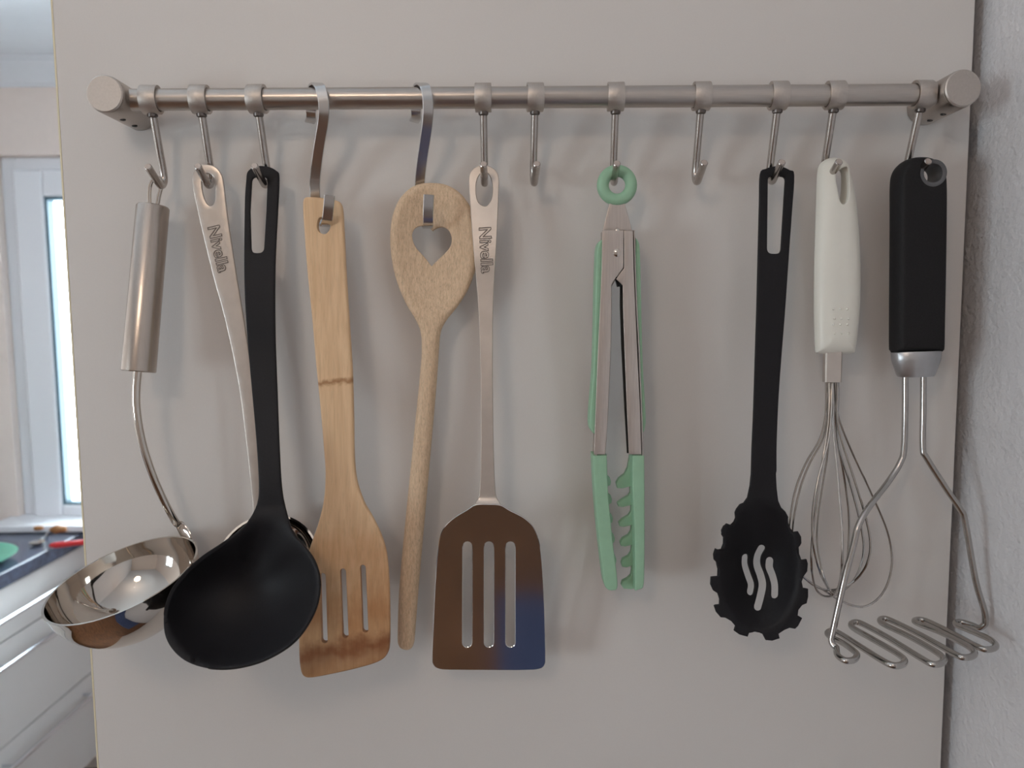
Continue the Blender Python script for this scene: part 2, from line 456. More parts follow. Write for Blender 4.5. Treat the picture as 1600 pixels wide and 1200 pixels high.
# ------------------------------------------------------------------ room shell
def struct(name, bm, m, parent=None, label=None):
    o = link(name, bm, m, parent, smooth=0)
    if not parent: o['kind'] = 'structure'
    if label: o['label'] = label
    return o
struct('floor', box(XL-.2, XR+.2, YB-.2, YF+.3, -0.1, 0), M['floor'])
struct('ceiling', box(XL-.2, XR+.2, YB-.2, YF+.3, ZC, ZC+0.1), M['ceiling'])
struct('wall_right', box(XR, XR+.15, YB, YF, 0, ZC), M['plaster'], label='rough grey-white plaster wall right of the cabinet panel')
struct('wall_back', box(XL-.2, XR+.15, YB-.15, YB, 0, ZC), M['backwall'])
# left wall with the side window opening (behind the camera)
wy0, wy1, wz0, wz1 = -1.85, -1.15, 1.02, 1.78
bm = box(XL-.2, XL, YB, wy0, 0, ZC); add_box(bm, XL-.2, XL, wy1, YF, 0, ZC); add_box(bm, XL-.2, XL, wy0, wy1, 0, wz0); add_box(bm, XL-.2, XL, wy0, wy1, wz1, ZC)
struct('wall_left', bm, M['wall'])
w2 = empty('window_2', (XL-.08, (wy0+wy1)/2, wz0), kind='structure')
bm = bmesh.new()
for a in ((wy0, wy0+.07, wz0, wz1), (wy1-.07, wy1, wz0, wz1), (wy0, wy1, wz0, wz0+.07), (wy0, wy1, wz1-.07, wz1), ((wy0+wy1)/2-.04, (wy0+wy1)/2+.04, wz0, wz1)):
    add_box(bm, XL-.12, XL-.05, *a)
struct('window_frame', bm, M['upvc'], w2)
struct('pane', box(XL-.09, XL-.085, wy0+.06, wy1-.06, wz0+.06, wz1-.06), M['glass'], w2)
# far wall with window_1
gx0, gx1, gz0, gz1 = WIN1
ox0, ox1, oz0, oz1 = gx0-.15, gx1+.13, gz0-.06, gz1+.135       # rough opening
bm = box(XL-.2, ox0, YF, YF+.2, 0, ZC); add_box(bm, ox1, XR+.2, YF, YF+.2, 0, ZC); add_box(bm, ox0, ox1, YF, YF+.2, 0, oz0); add_box(bm, ox0, ox1, YF, YF+.2, oz1, ZC)
struct('wall_far', bm, M['wall'])
bm = bmesh.new()      # coving where the far wall meets the ceiling
prof = [(0, 0), (0.075, 0), (0.07, -.02), (0.045, -.045), (0.02, -.07), (0, -.08)]
va = [bm.verts.new((XL, YF-a, ZC+b)) for a, b in prof]; vb = [bm.verts.new((XR, YF-a, ZC+b)) for a, b in prof]
for i in range(len(prof)):
    j = (i+1) % len(prof); bm.faces.new([va[i], va[j], vb[j], vb[i]])
bm.faces.new(va); bm.faces.new(vb[::-1]); bmesh.ops.recalc_face_normals(bm, faces=bm.faces)
struct('trim_1', bm, M['ceiling'])
w1 = empty('window_1', ((gx0+gx1)/2, YF+.05, gz0), kind='structure')
def frame_rect(x0, x1, z0, z1, wl, wb, wt, y0, y1, bev=.004):
    bm = bmesh.new()
    for a in ((x0, x0+wl, z0, z1), (x1-wl, x1, z0, z1)): add_box(bm, a[0], a[1], y0, y1, a[2], a[3], bev)
    add_box(bm, x0+wl-.001, x1-wl+.001, y0, y1, z0, z0+wb, bev); add_box(bm, x0+wl-.001, x1-wl+.001, y0, y1, z1-wt, z1, bev)
    return bm
struct('window_frame', frame_rect(ox0, ox1, oz0, oz1, .05, .03, .05, YF+.03, YF+.10), M['upvc'], w1)
struct('sash', frame_rect(gx0-.10, gx1+.085, gz0-.045, gz1+.09, .10, .045, .09, YF+.005, YF+.07, .008), M['upvc'], w1)
struct('gasket', frame_rect(gx0-.002, gx1+.002, gz0-.002, gz1+.002, .012, .010, .012, YF+.012, YF+.05, 0), M['gasket'], w1)
struct('pane', box(gx0, gx1, YF+.04, YF+.045, gz0, gz1), M['glass'], w1)
struct('windowsill', box(ox0-.03, XR, YF-.13, YF+.03, .903, .925, .004), M['upvc'], w1)

# ------------------------------------------------------------------ tall cabinet whose side panel carries the rail
PX0, PX1, PH = -0.3215, 0.3362, 2.2
cab = empty('tall_cabinet', ((PX0+PX1)/2, .3, 0), 'tall white cabinet whose broad side panel carries the utensil rail', 'cabinet')
link('side_panel', box(PX0+.0012, PX1, 0, .018, 0.0, PH, .0006), M['panel'], cab, 0)
o = link('edge_band', box(PX0, PX0+.0012, 0, .018, 0.0, PH), M['edge'], cab, 0); o['label'] = 'thin cream edge strip down the left side of the panel'
link('carcass', box(PX0+.03, PX1-.002, .018, .62, 0.10, PH-.002), M['carcass'], cab, 0)
link('door', box(PX0+.006, PX0+.026, .02, .615, 0.62, PH-.004, .001), M['carcass'], cab, 0)
link('door', box(PX0+.006, PX0+.026, .02, .615, 0.11, 0.615, .001), M['carcass'], cab, 0)

# ------------------------------------------------------------------ base units under the worktop along the left wall
CX = -1.42
wt = link('worktop', box(XL+.003, CX, -.2, YF-.002, .855, .90, .003), M['counter'], None, 0)
tagp(wt, 'dark slate-blue kitchen worktop under the window', 'worktop')
for i, (ya, yb) in enumerate(((1.36, 1.94), (0.76, 1.355), (-.2, .755))):
    u = empty('base_cabinet', ((XL+CX)/2, (ya+yb)/2, 0), ['white drawer unit at the window end under the dark worktop', 'white drawer unit in the middle of the run under the dark worktop', 'white drawer unit nearest the camera under the dark worktop'][i], 'cabinet', 'drawer units under the worktop')
    link('carcass', box(XL+.003, CX-.035, ya, yb, .10, .85), M['carcass'], u, 0)
    for (z0, z1, hz) in ((.70, .848, .775), (.405, .695, .645), (.105, .40, .352)):
        d = link('drawer', box(CX-.035, CX-.015, ya+.002, yb-.002, z0, z1, .001), M['carcass'], u, 0)
        d.location = (0, 0, 0)
        bm = tube([(CX+.018, ya+.05, hz), (CX+.018, yb-.05, hz)], .0065, 12)
        for yy in (ya+.09, yb-.09): add_tube(bm, [(CX-.016, yy, hz), (CX+.014, yy, hz)], .005, 8)
        h = link('handle', bm, M['alu'], d)

# things lying on the far worktop
dish = empty('dish', (-1.62, 1.60, .90), 'green shallow dish on the dark worktop at the left picture edge', 'dish')
link('dish_body', lathe([(0, .004), (.10, .004), (.13, .012), (.155, .024), (.158, .024), (.134, .008), (.10, 0), (0, 0)], (-1.60, 1.54, .9005), (0, 0, 1), 40), M['greenp'], dish)
sp = empty('kitchen_spoon', (-1.50, 1.66, .90), 'shiny metal spoon lying on the worktop between green dish and red knife', 'spoon')
bm = lathe([(0, 0), (.014, .002), (.022, .007), (.0225, .007), (.0225, .0055), (.012, -.001), (0, -.002)], (-1.487, 1.745, .903), (0, 0, 1), 24)
link('spoon_bowl', bm, M['chrome'], sp)
link('handle', tube(cr([(-1.489, 1.766, .909), (-1.50, 1.81, .911), (-1.525, 1.86, .905)], 5), .003, 8), M['chrome'], sp)
kn = empty('kitchen_knife', (-1.40, 1.72, .90), 'small knife with red handle lying at the worktop edge', 'knife')
p0, p1 = PZ(77, 853, .908), PZ(140, 846, .908)
dv = (p1-p0).normalized(); nv = Vector((-dv.y, dv.x, 0))
link('handle', tube([p0, p0+dv*.02, p0+dv*.07, p0+dv*.13, p1], [.007, .0095, .008, .009, .007], 14, capr=.5), M['redp'], kn)
link('knife_blade', strap([p1-dv*.01, p1+dv*.06, p1+dv*.12], .018, .0015, nv), M['chrome'], kn)
for i, (px, r, lab) in enumerate(((92, .018, 'larger brown lump on the windowsill beside the cabinet panel'), (60, .012, 'smaller brown lump on the windowsill left of the larger one'))):
    c = PZ(px, 826 if i == 0 else 824, .93+.5*r); c.y = min(c.y, YF-.03)
    bm = bmesh.new(); bmesh.ops.create_icosphere(bm, subdivisions=3, radius=r)
    for v in bm.verts:
        v.co *= 1+.12*math.sin(v.co.x*260+i)*math.cos(v.co.z*200)
        v.co = Vector((v.co.x*1.5, v.co.y, v.co.z*.7))+Vector((c.x, c.y, .925+.66*r))
    o = link('brown_lump', bm, M['brownp']); tagp(o, lab, 'unidentified object')  # unidentified brown shape, built as a plain rounded lump

# ------------------------------------------------------------------ the room behind the camera (seen in the steel only)
lampo = empty('ceiling_lamp', (LAMP[0], LAMP[1], ZC), 'round warm glass pendant lamp above and behind the camera', 'lamp')
link('shade', lathe([(0, -.085), (.045, -.078), (.078, -.045), (.09, 0), (.078, .045), (.045, .078), (0, .085)], LAMP, (0, 0, 1), 40), M['lampm'], lampo)
link('cord', tube([(LAMP[0], LAMP[1], LAMP[2]+.08), (LAMP[0], LAMP[1], ZC-.015)], .003, 8), M['upvc'], lampo)
link('mount', lathe([(0, -.025), (.045, -.020), (.05, 0), (0, 0)], (LAMP[0], LAMP[1], ZC), (0, 0, 1), 32), M['upvc'], lampo)
o = link('reflection_slab', box(0.0, .335, -1.70, -.30, 0, .012, .004), M['reflection_slab'], None, 0); tagp(o, 'added blue slab on the unseen floor, for the blue reflection in the turner blade', 'reflection_slab')  # unseen slab added so the turner blade reflects blue

# ------------------------------------------------------------------ rail
RD = 0.032; RZ = 1.6+0.1487; RR = 0.0071
rail = empty('utensil_rail', (0.02, -RD, RZ), 'horizontal brushed steel utensil rail on two round wall brackets', 'rail')
BX = (-0.2625, 0.3020)
link('bar', lathe([(0, BX[0]+.004), (RR, BX[0]+.004), (RR, BX[1]-.004), (0, BX[1]-.004)], (0, -RD, RZ), (1, 0, 0), 40), M['brushed'], rail)
BR = .0122
for k, bx in enumerate(BX):
    br = link('bracket', lathe([(0, .0005), (BR, .0005), (BR, .0450), (BR-.0003, .0455), (0, .0455)], (bx, 0, RZ-.0002), (0, -1, 0), 56), M['brushed'], rail)
    cp = link('end_cap', lathe([(0, .0455), (BR-.0008, .0455), (BR-.0002, .0460), (BR-.0002, .0468), (BR-.0010, .0475), (0, .0475)], (bx, 0, RZ-.0002), (0, -1, 0), 56), M['brushed_face'], br)
    for dd in (.013, .029):
        bm = lathe([(.0007, -.0008), (.0009, .0004), (.0017, .0006), (.0019, .0002), (.0019, -.001), (.0007, -.001)], (bx-(.002 if k else -.002), -dd, RZ-BR+.0001), (0, 0, -1), 20, closed=True)
        sc = link('grub_screw', bm, M['dark_slot'], br)

# ------------------------------------------------------------------ ring hooks: one built, the rest copied
def rel(px, py, d, x0):
    return P(px, py, d).z-RZ
HP = [(0.0300, -.0090), (.0270, -.0170), (.0225, -.0290), (.0180, -.0405), (.0160, -.0470), (.0165, -.0515), (.0195, -.0543), (.0235, -.0551), (.0280, -.0533), (.0335, -.0508), (.0390, -.0483), (.0435, -.0463)]
def make_hook():
    r = empty('ring_hook', (0, -RD, RZ))
    prof = [(.0075, -.0052), (.0093, -.0055), (.0095, -.0051), (.0095, .0051), (.0093, .0055), (.0075, .0052)]
    link('ring', lathe(prof, (0, -RD, RZ), (1, 0, 0), 44, closed=True), M['brushed_face'], r)
    link('collar', lathe([(0, .0), (.0034, 0), (.0034, .0022), (.0026, .0030), (0, .0030)], (0, -RD+.001, RZ-.0085), (0, .18, -1), 20), M['collar'], r)
    rod = link('rod', tube(cr([(0, -d, RZ+z) for d, z in HP], 5), 0.0025, 16, capr=.18), M['rod'], r)
    e = Vector((0, -HP[-1][0], RZ+HP[-1][1])); dr = Vector((0, -(HP[-1][0]-HP[-2][0]), HP[-1][1]-HP[-2][1])).normalized()
    link('rod_end', lathe([(0, 0), (.0020, 0), (.0020, .0001), (0, .0001)], e, dr, 18), M['rod_end'], rod)
    return r
def tree_copy(o, parent=None):
    c = o.copy(); COL.objects.link(c)
    if parent: c.parent = parent
    for ch in list(o.children): tree_copy(ch, c)
    return c
hooks = [  # ring px, yaw deg, swing deg, label
    (236, 4, 0, 'ring hook nearest the left bracket, holding the steel ladle with the tube handle'),
    (313, 4, 0, 'ring hook holding the flat-handled steel ladle'),
    (402, 0, 0, 'ring hook holding the black nylon ladle'),
    (755, 0, 0, 'ring hook holding the shiny slotted steel turner'),
    (836, 3, 0, 'empty ring hook between the steel turner and the tongs'),
    (962, -3, 0, 'ring hook holding the mint green tongs by their ring'),
    (1096, -2, 0, 'empty ring hook between the tongs and the pasta server'),
    (1216, -3, 0, 'ring hook holding the black slotted pasta server'),
    (1304, -3, 0, 'ring hook holding the white-handled whisk'),
    (1440, 0, 0, 'ring hook next to the right bracket, holding the potato masher')]
hk = make_hook(); HOOKX = []
protos = hk
for i, (px, yaw, sw, lab) in enumerate(hooks):
    h = hk if i == 0 else tree_copy(protos)
    x = P(px, 154, RD).x; HOOKX.append(x)
    h.location = (x, -RD, RZ); h.rotation_euler = (0, 0, math.radians(yaw))
    tagp(h, lab, 'hook', 'ring hooks on the steel rail')

# ------------------------------------------------------------------ flat S hooks
def s_hook(path, label, yaw):
    pts = [P(*p) for p in path]
    root = empty('s_hook', pts[4], label, 'hook', 'flat S hooks over the steel rail')
    w = Vector((math.cos(yaw), math.sin(yaw), 0))
    link('hook_strap', strap(cr([tuple(p) for p in pts], 6), .0070, .0017, w), M['nickel'], root, 30)
s_hook([(484, 191, .0135), (486, 186, .0170), (486, 176, .0205), (487, 160, .0215), (488, 145, .0225), (490, 135, .0270), (494, 131, .0330), (499, 134, .0395), (503, 145, .0425), (506, 165, .0425), (505, 190, .0390), (500, 220, .0325), (495, 255, .0245), (492, 290, .0190), (494, 318, .0160), (500, 340, .0170), (506, 351, .0225), (509, 352, .0300), (511, 345, .0370), (513, 330, .0410), (515, 305, .0440)],
       'flat nickel S hook over the rail holding the bamboo spatula', .12)
s_hook([(647, 190, .0135), (650, 184, .0170), (650, 174, .0205), (651, 158, .0215), (652, 143, .0225), (654, 134, .0270), (658, 131, .0330), (663, 134, .0395), (667, 145, .0425), (669, 165, .0425), (668, 190, .0390), (664, 220, .0325), (659, 255, .0245), (656, 290, .0175), (658, 320, .0140), (663, 342, .0150), (667, 353, .0205), (668, 355, .0280), (669, 348, .0360), (669, 330, .0400), (670, 304, .0430)],
       'flat nickel S hook over the rail holding the heart-cut wooden spoon', .10)

# ------------------------------------------------------------------ steel ladle with tube handle (far left)
def bowl_prof(R, depth, th, n=14):
    out = []
    for k in range(n+1):
        a = math.pi/2*k/n; out.append((R*math.sin(a), -depth*math.cos(a)))
    inn = [((R-th)*math.sin(math.pi/2*k/n), -(depth-th)*math.cos(math.pi/2*k/n)) for k in range(n, -1, -1)]
    inn[0] = (R-th*.8, 0.0003)
    out[-1] = (R+.0006, 0.0003); out.insert(-1, (R, -.002))
    return out+inn
lad = empty('steel_ladle', P(235, 330, .03), 'polished steel soup ladle with a round tube handle, first utensil from the left', 'ladle')
A, B = P(239, 323, .0225), P(216.5, 581, .036); ax = (B-A); Lh = ax.length
rt, rb = .0107, .0112
link('handle', lathe([(0, -.0004), (.0100, -.0004), (rt, .0006), (rb, Lh-.0006), (rb-.0007, Lh), (0, Lh)], A, ax, 40), M['brushed_v'], lad)
loop = cr([P(234, 326, .0225), P(233.5, 300, .0225), P(236, 286, .0225), P(243, 277.5, .0230), P(251, 281, .0230), P(252, 291, .0225), P(248, 308, .0225), P(245, 326, .0225)], 6)
link('hanging_loop', tube([tuple(p) for p in loop], .00135, 10), M['chrome'], lad)
link('vent_hole', lathe([(0, 0), (.0016, 0), (.0018, .0006), (0, .0006)], P(213.5, 352, .0285), (-1, -.25, -.1), 16), M['dark_slot'], lad)
BC = Vector((-.2604, -.062, 1.6-.1719)); BN = Vector((-.205, -.244, .948)).normalized(); BRr = .0488
link('bowl', lathe(bowl_prof(BRr, .043, .0011), BC, BN, 72), M['chrome'], lad)
e1 = P(300, 846, .020)
# attachment point: rim point furthest towards the handle
dirh = (e1-BC); dirh = (dirh-BN*dirh.dot(BN)).normalized(); att = BC+dirh*BRr
stemp = [P(215, 580, .036), P(212.5, 612, .037), P(214, 645, .038), P(222, 690, .037), P(236, 735, .034), P(254, 778, .030), P(274, 815, .026), att+Vector((-.0042, .0006, .0085))+dirh*.0010, att+dirh*.0011+BN*.0005, att+dirh*.0004-BN*.0060]
c = cr([tuple(p) for p in stemp], 6); tnum = len(c)
side = Vector((.93, .30, .35))
bm = bmesh.new(); rg = []
for i, p in enumerate(c):
    p = Vector(p); t = (Vector(c[min(i+1, tnum-1)])-Vector(c[max(i-1, 0)])).normalized(); s = i/(tnum-1)
    tg0 = BN.cross(dirh).normalized(); w0 = t.cross(Vector((.15, -1, .1))).normalized()
    if tg0.dot(w0) < 0: tg0 = -tg0
    k0 = max(0, min(1, (s-.72)/.2)); wv = w0.lerp(tg0, k0); wv = (wv-t*wv.dot(t)).normalized(); nv2 = wv.cross(t).normalized()
    hw = .0030-.0004*math.sin(s*3.1)+max(0, s-.72)*.017; ht = .0020-.0009*s
    rg.append([bm.verts.new(p+wv*hw*math.cos(2*math.pi*k/16)+nv2*ht*math.sin(2*math.pi*k/16)) for k in range(16)])
for a, b2 in zip(rg, rg[1:]):
    for k in range(16): bm.faces.new([a[k], a[(k+1) % 16], b2[(k+1) % 16], b2[k]])
bm.faces.new(rg[0][::-1]); bm.faces.new(rg[-1]); bmesh.ops.recalc_face_normals(bm, faces=bm.faces)
link('stem', bm, M['chrome'], lad)

# ------------------------------------------------------------------ text helper (engraved outline lettering along a handle)
def lettering(name, text, p0, p1, height, dfn, parent, lift=.45, stroke_r=.40):
    cu = bpy.data.curves.new('t', 'FONT'); cu.body = text; cu.size = 1.0
    cu.fill_mode = 'NONE'; cu.offset = 0.018; cu.bevel_depth = 0.022; cu.bevel_resolution = 1; cu.resolution_u = 4; cu.space_character = 1.02
    to = bpy.data.objects.new('t', cu); COL.objects.link(to)
    dg = bpy.context.evaluated_depsgraph_get(); me = bpy.data.meshes.new_from_object(to.evaluated_get(dg))
    bpy.data.objects.remove(to)
    xs = [v.co.x for v in me.vertices]; ys = [v.co.y for v in me.vertices]; x0, x1, y0, y1 = min(xs), max(xs), min(ys), max(ys)
    a = Vector(p0); b = Vector(p1); L = (b-a).length; dr = (b-a)/L; rt = Vector((dr.y, -dr.x))
    bm = bmesh.new(); bm.from_mesh(me); bpy.data.meshes.remove(me)
    for v in bm.verts:
        s = (v.co.x-x0)/(x1-x0)*L; t = ((v.co.y-y0)/(y1-y0)-.5)*height; w = v.co.z*10
        q = a+dr*s+rt*t
        v.co = P(q.x, q.y, dfn(q.x, q.y)+.0005+v.co.z*.004)
    return link(name, bm, M['etch'], parent)

# ------------------------------------------------------------------ second steel ladle, behind the black one
lad2 = empty('steel_ladle', P(322, 262, .024), 'steel ladle with a flat engraved handle, its bowl behind the black ladle', 'ladle')
d2 = lerpf([(250, .0235), (800, .0215)])
out = cr([(322, 257), (337, 261), (347, 274), (351, 295), (357, 345), (370, 430), (385, 520), (397, 610), (403, 700), (407, 775), (409, 805), (397, 805), (394, 775), (386, 700), (373, 600), (352, 500), (333, 430), (316, 360), (305, 310), (301, 285), (303, 269), (311, 260)], 6, True)
hole = cr([(324, 271), (334, 277), (337, 295), (336, 315), (330, 322), (323, 317), (317, 300), (316, 280)], 5, True)
link2 = plate('handle', out, [hole], d2, 4.5, M['turner'], lad2, bev=1.4)
t2 = lettering('lettering', 'Nivella', (333, 353), (350, 425), 20, lambda x, y: d2(x, y)+.0009, lad2); t2['label'] = 'engraved word Nivella in outlined letters running down the handle'
bc2 = P(418, 881, .0385); bn2 = Vector((.10, -.86, .50)).normalized()
link('bowl', lathe(bowl_prof(.0352, .017, .0011), bc2, bn2, 56), M['chrome'], lad2)

# ------------------------------------------------------------------ black nylon ladle
bl = empty('black_ladle', P(410, 262, .026), 'black nylon ladle with a long slotted handle and large egg-shaped bowl', 'ladle')
out = cr([(402, 260), (420, 261), (432, 267), (436.5, 276), (435, 320), (431, 400), (430, 470), (431, 540), (434, 620), (437, 700), (441, 765), (449, 803), (460, 834), (480, 857), (495, 882), (501, 915), (492, 957), (463, 1001), (419, 1030), (374, 1043.5), (332, 1045), (297, 1036), (273, 1018), (259, 993), (257, 961), (265, 928), (286, 898), (314, 872), (344, 851), (373, 829), (391, 810), (402, 787), (405, 760), (402, 700), (395, 620), (388, 540), (383, 460), (382, 400), (383, 320), (385, 285), (388, 268)], 6, True)
hole = rp([(394, 277, 8), (419, 277, 8), (417, 330, 0), (413, 396, 9), (393, 396, 9), (391, 330, 0)], 6)
dl = lerpf([(250, .0245), (520, .040), (790, .070)])
bowl_o = [q for q in out if q[1] > 800]
BCX, BCY = 379, 925
ang = np.array([math.atan2(q[1]-BCY, q[0]-BCX) for q in bowl_o]); rad = np.array([math.hypot(q[1]-BCY, q[0]-BCX) for q in bowl_o])
od = np.argsort(ang); ang = ang[od]; rad = rad[od]
def d_black(x, y):
    base = dl(x, y) if y < 790 else .070+(y-790)*.00016
    th = math.atan2(y-BCY, x-BCX); Rr = float(np.mean([min(float(np.interp(th+o_, ang, rad, period=2*math.pi)), 133) for o_ in (-.12, -.06, 0, .06, .12)]))-1.5
    r = math.hypot(x-BCX, y-BCY)/Rr
    if r < 1:
        up = math.exp(-((th+1.30)/.75)**2)       # towards the handle the bowl runs out softly
        base -= .030*((1-up)*(1-r**2.3)+up*(1-r*r)**1.6)
    return base
plate('ladle_body', out, [hole], d_black, 6.5, M['nylon'], bl, bev=2.2, grid=5, rings=4, smooth=60)

# ------------------------------------------------------------------ bamboo spatula
bs = empty('bamboo_spatula', P(505, 312, .03), 'bamboo spatula with three slots and a dark worn bottom edge', 'spatula')
db = lerpf([(300, .0290), (700, .041), (1060, .055)])
out = cr([(483, 308.5), (505, 310), (526, 314), (534, 320), (537, 340), (541, 420), (546, 500), (551, 580), (553, 650), (554, 710), (558, 750), (569, 783), (583, 808), (596, 835), (604, 862), (608, 900), (609.5, 950), (609.5, 1000), (606, 1020), (592, 1032), (560, 1042), (520, 1051), (490, 1056.5), (477, 1055), (471, 1044), (468.5, 1015), (469, 970), (473, 925), (479, 880), (487, 850), (499, 815), (507, 780), (509.5, 740), (507, 700), (502, 640), (495, 570), (489, 500), (481, 420), (476, 350), (474.5, 325), (476, 312)], 5, True)
hole = cr([(500, 342), (510, 340), (517, 345), (517, 358), (510, 366.5), (501, 364), (497, 355)], 4, True)
slots = [stroke([(505.5, 899), (508.5, 998)], 9.5), stroke([(537, 892), (541, 990)], 9.5), stroke([(568, 886), (572, 982)], 9.0)]
zr = lambda py, d=.045: P(505, py, d).z-wloc(bs).z
M['bamboo'] = wood('bamboo', (0.80, 0.55, 0.335), (0.70, 0.455, 0.26), .93, 30, (9, 9, .4), .5,
    stain=[(zr(599), .10, .0035, (.50, .36, .26), .9, 300), (zr(1015, .053), .16, .013, (.42, .27, .20), .95, 90), (zr(1046, .053), .14, .016, (.50, .38, .30), .8, 90), (zr(1000, .053), .1, .045, (.78, .66, .55), .9, 40), (zr(865, .05), .05, .020, (.86, .70, .58), .6, 60), (zr(940, .05), .1, .035, (.84, .70, .58), .8, 60)])
plate('spatula_body', out, [hole]+slots, db, 13, M['bamboo'], bs, bev=3.2, hbev=1.0, rings=4)

# ------------------------------------------------------------------ wooden spoon with a heart
ws = empty('wooden_spoon', P(675, 300, .025), 'beech wooden spoon with a heart-shaped hole, hung by its head', 'spoon')
out = cr([(675, 286), (697, 289), (719, 302), (736, 325), (746, 355), (748, 385), (743, 420), (731, 453), (714, 480), (698, 500), (689, 518), (686, 545), (683, 590), (677, 660), (669, 750), (661, 840), (654, 920), (648.5, 990), (646, 1007), (640, 1014), (630, 1013.5), (623, 1007), (621.5, 990), (624, 920), (632, 830), (641, 740), (649, 660), (656, 590), (659, 550), (658, 522), (651, 502), (636, 477), (623, 448), (614, 415), (610, 380), (612, 345), (622, 315), (640, 295), (657, 287.5)], 6, True)
heart = cr([(676, 361), (682, 357), (692, 355), (702, 360), (707, 371), (706, 384), (698, 395), (686, 406)], 5)+cr([(675, 417), (664, 403), (651, 389), (645, 377), (644, 365), (650, 356), (660, 353), (670, 356), (676, 361)], 5)[:-1]
def d_spoon(x, y):
    b = .0225+.000004*(y-286) if y < 520 else .0235
    r2 = ((x-677)/62)**2+((y-392)/100)**2
    if r2 < 1: b -= .0055*(1-r2)**.8
    return b
M['beech'] = wood('beech', (0.78, 0.575, 0.39), (0.64, 0.45, 0.29), .78, 60, (14, 14, 3), .6)
def tf_spoon(x, y):
    if y < 470: return .60
    if y < 560: return .60+(y-470)/90*.40
    return 1.0
plate('spoon_body', out, [heart], d_spoon, 25, M['beech'], ws, bev=.6, hbev=1.2, rings=2, tfn=tf_spoon, grid=6, step=3.5, smooth=75, dome=12)

# ------------------------------------------------------------------ steel turner
tu = empty('steel_turner', P(755, 262, .03), 'polished steel slotted turner with a long flat engraved handle', 'turner')
dt_tab = [(255, .0260), (420, .0350), (700, .0440), (775, .0450), (800, .0500), (1050, .0290)]
def d_turn(x, y):
    xs = dt_tab
    if y >= 800: return xs[4][1]+(xs[5][1]-xs[4][1])*(y-800)/250
    return lerpf(xs[:5])(x, y)
hout_l = [(755.5, 258), (745, 260.5), (736, 268), (732.5, 280), (734, 310), (738, 370), (743.5, 430), (748, 490), (750.5, 560), (751.5, 640), (751.5, 700), (750.5, 745), (748.5, 775), (743, 789)]
hout_r = [(781.5, 790), (775.5, 775), (773, 745), (771.5, 700), (770.5, 640), (770, 560), (770.5, 490), (773, 430), (776.5, 370), (779, 310), (779.5, 280), (775.5, 268), (766, 260.5)]
th = cr([(756, 268), (765, 275), (769.5, 292), (768, 310), (762, 320.5), (755, 322), (747.5, 316), (744, 300), (746, 280)], 5, True)
plate('handle', cr(hout_l+[(762, 795)]+hout_r, 6, True), [th], d_turn, 4.2, M['turner'], tu, bev=1.0, rings=1, grid=6, smooth=25)
blade = cr([(743, 788), (728, 797), (710, 808), (695, 822), (687, 840), (683, 870), (679.5, 920), (677, 975), (675, 1025), (677, 1038), (686, 1044.5), (705, 1046), (760, 1046.5), (820, 1046.5), (843, 1044.5), (851, 1038), (852.5, 1025), (851.5, 975), (849.5, 920), (846, 870), (841.5, 842), (833, 822), (818, 808), (797, 797), (781.5, 788.5), (762, 787)], 5, True)
tsl = [stroke([(730.5, 853), (730, 1003)], 14.5), stroke([(764, 853), (764, 1003)], 14.5), stroke([(797.5, 853), (797.5, 1003)], 14.5)]
BP0, BP1 = P(764, 795, .0500), P(764, 1046, .0290)
BNr = (BP1-BP0).cross(Vector((1, .012, 0))).normalized()
def d_blade(x, y):                   # the blade is one flat plane
    v = RM @ Vector(((x-800)/F, -(y-600)/F, -1.0))
    return DIST-v.y*((BP0-CAM).dot(BNr)/v.dot(BNr))
plate('blade', blade, tsl, d_blade, 3.6, M['blade'], tu, bev=.9, rings=1, grid=6.3, step=3, smooth=25)
t1 = lettering('lettering', 'Nivella', (757.5, 355), (761.5, 427), 20, lambda x, y: d_turn(x, y)+.0009, tu); t1['label'] = 'engraved word Nivella in outlined letters running down the handle'

# ------------------------------------------------------------------ tongs
tg = empty('kitchen_tongs', P(964, 290, .03), 'steel kitchen tongs with mint green grips, toothed tips and pull ring', 'tongs')
rc = P(964, 289.5, .0270); Ro = .5*(31+12.5)*.523/F; ri = .5*(31-12.5)*.523/F
link('pull_ring', lathe([(Ro+ri*math.cos(a), ri*.85*math.sin(a)) for a in [2*math.pi*k/16 for k in range(16)]], rc, (0, -1, 0), 48, closed=True), M['mint'], tg, 70)
flat = lambda v: (lambda x, y: v)
plate('pull_tab', [(952, 318), (976, 318), (988, 362), (941, 362)], [], flat(.0275), 4, M['tong_steel'], tg, bev=.8)
plate('pull_tab_base', [(946, 352), (984, 352), (984, 372), (946, 372)], [], flat(.0275), 3, M['tong_steel'], tg, bev=.5)
fr_ = .0370; bk_ = .0180
Larm = [(941, 360), (974, 360), (974, 418), (962, 434), (955, 446), (955.5, 480), (953.5, 560), (949.5, 650), (945.5, 710), (928, 710), (930.5, 640), (934.5, 540), (937.5, 480), (940, 420)]
Rarm = [(975, 360.5), (989, 360.5), (990, 420), (992.5, 480), (996, 560), (1000, 640), (1002, 710), (982.5, 710), (979.5, 640), (975.5, 540), (973.5, 480), (973, 446), (962.5, 436), (975, 419)]
Rback = [(975, 362), (988, 362), (990, 420), (992.5, 480), (996, 560), (1000, 640), (1002, 708), (980, 708), (976, 640), (971, 540), (969, 480), (969, 449), (963, 437), (973, 420)]
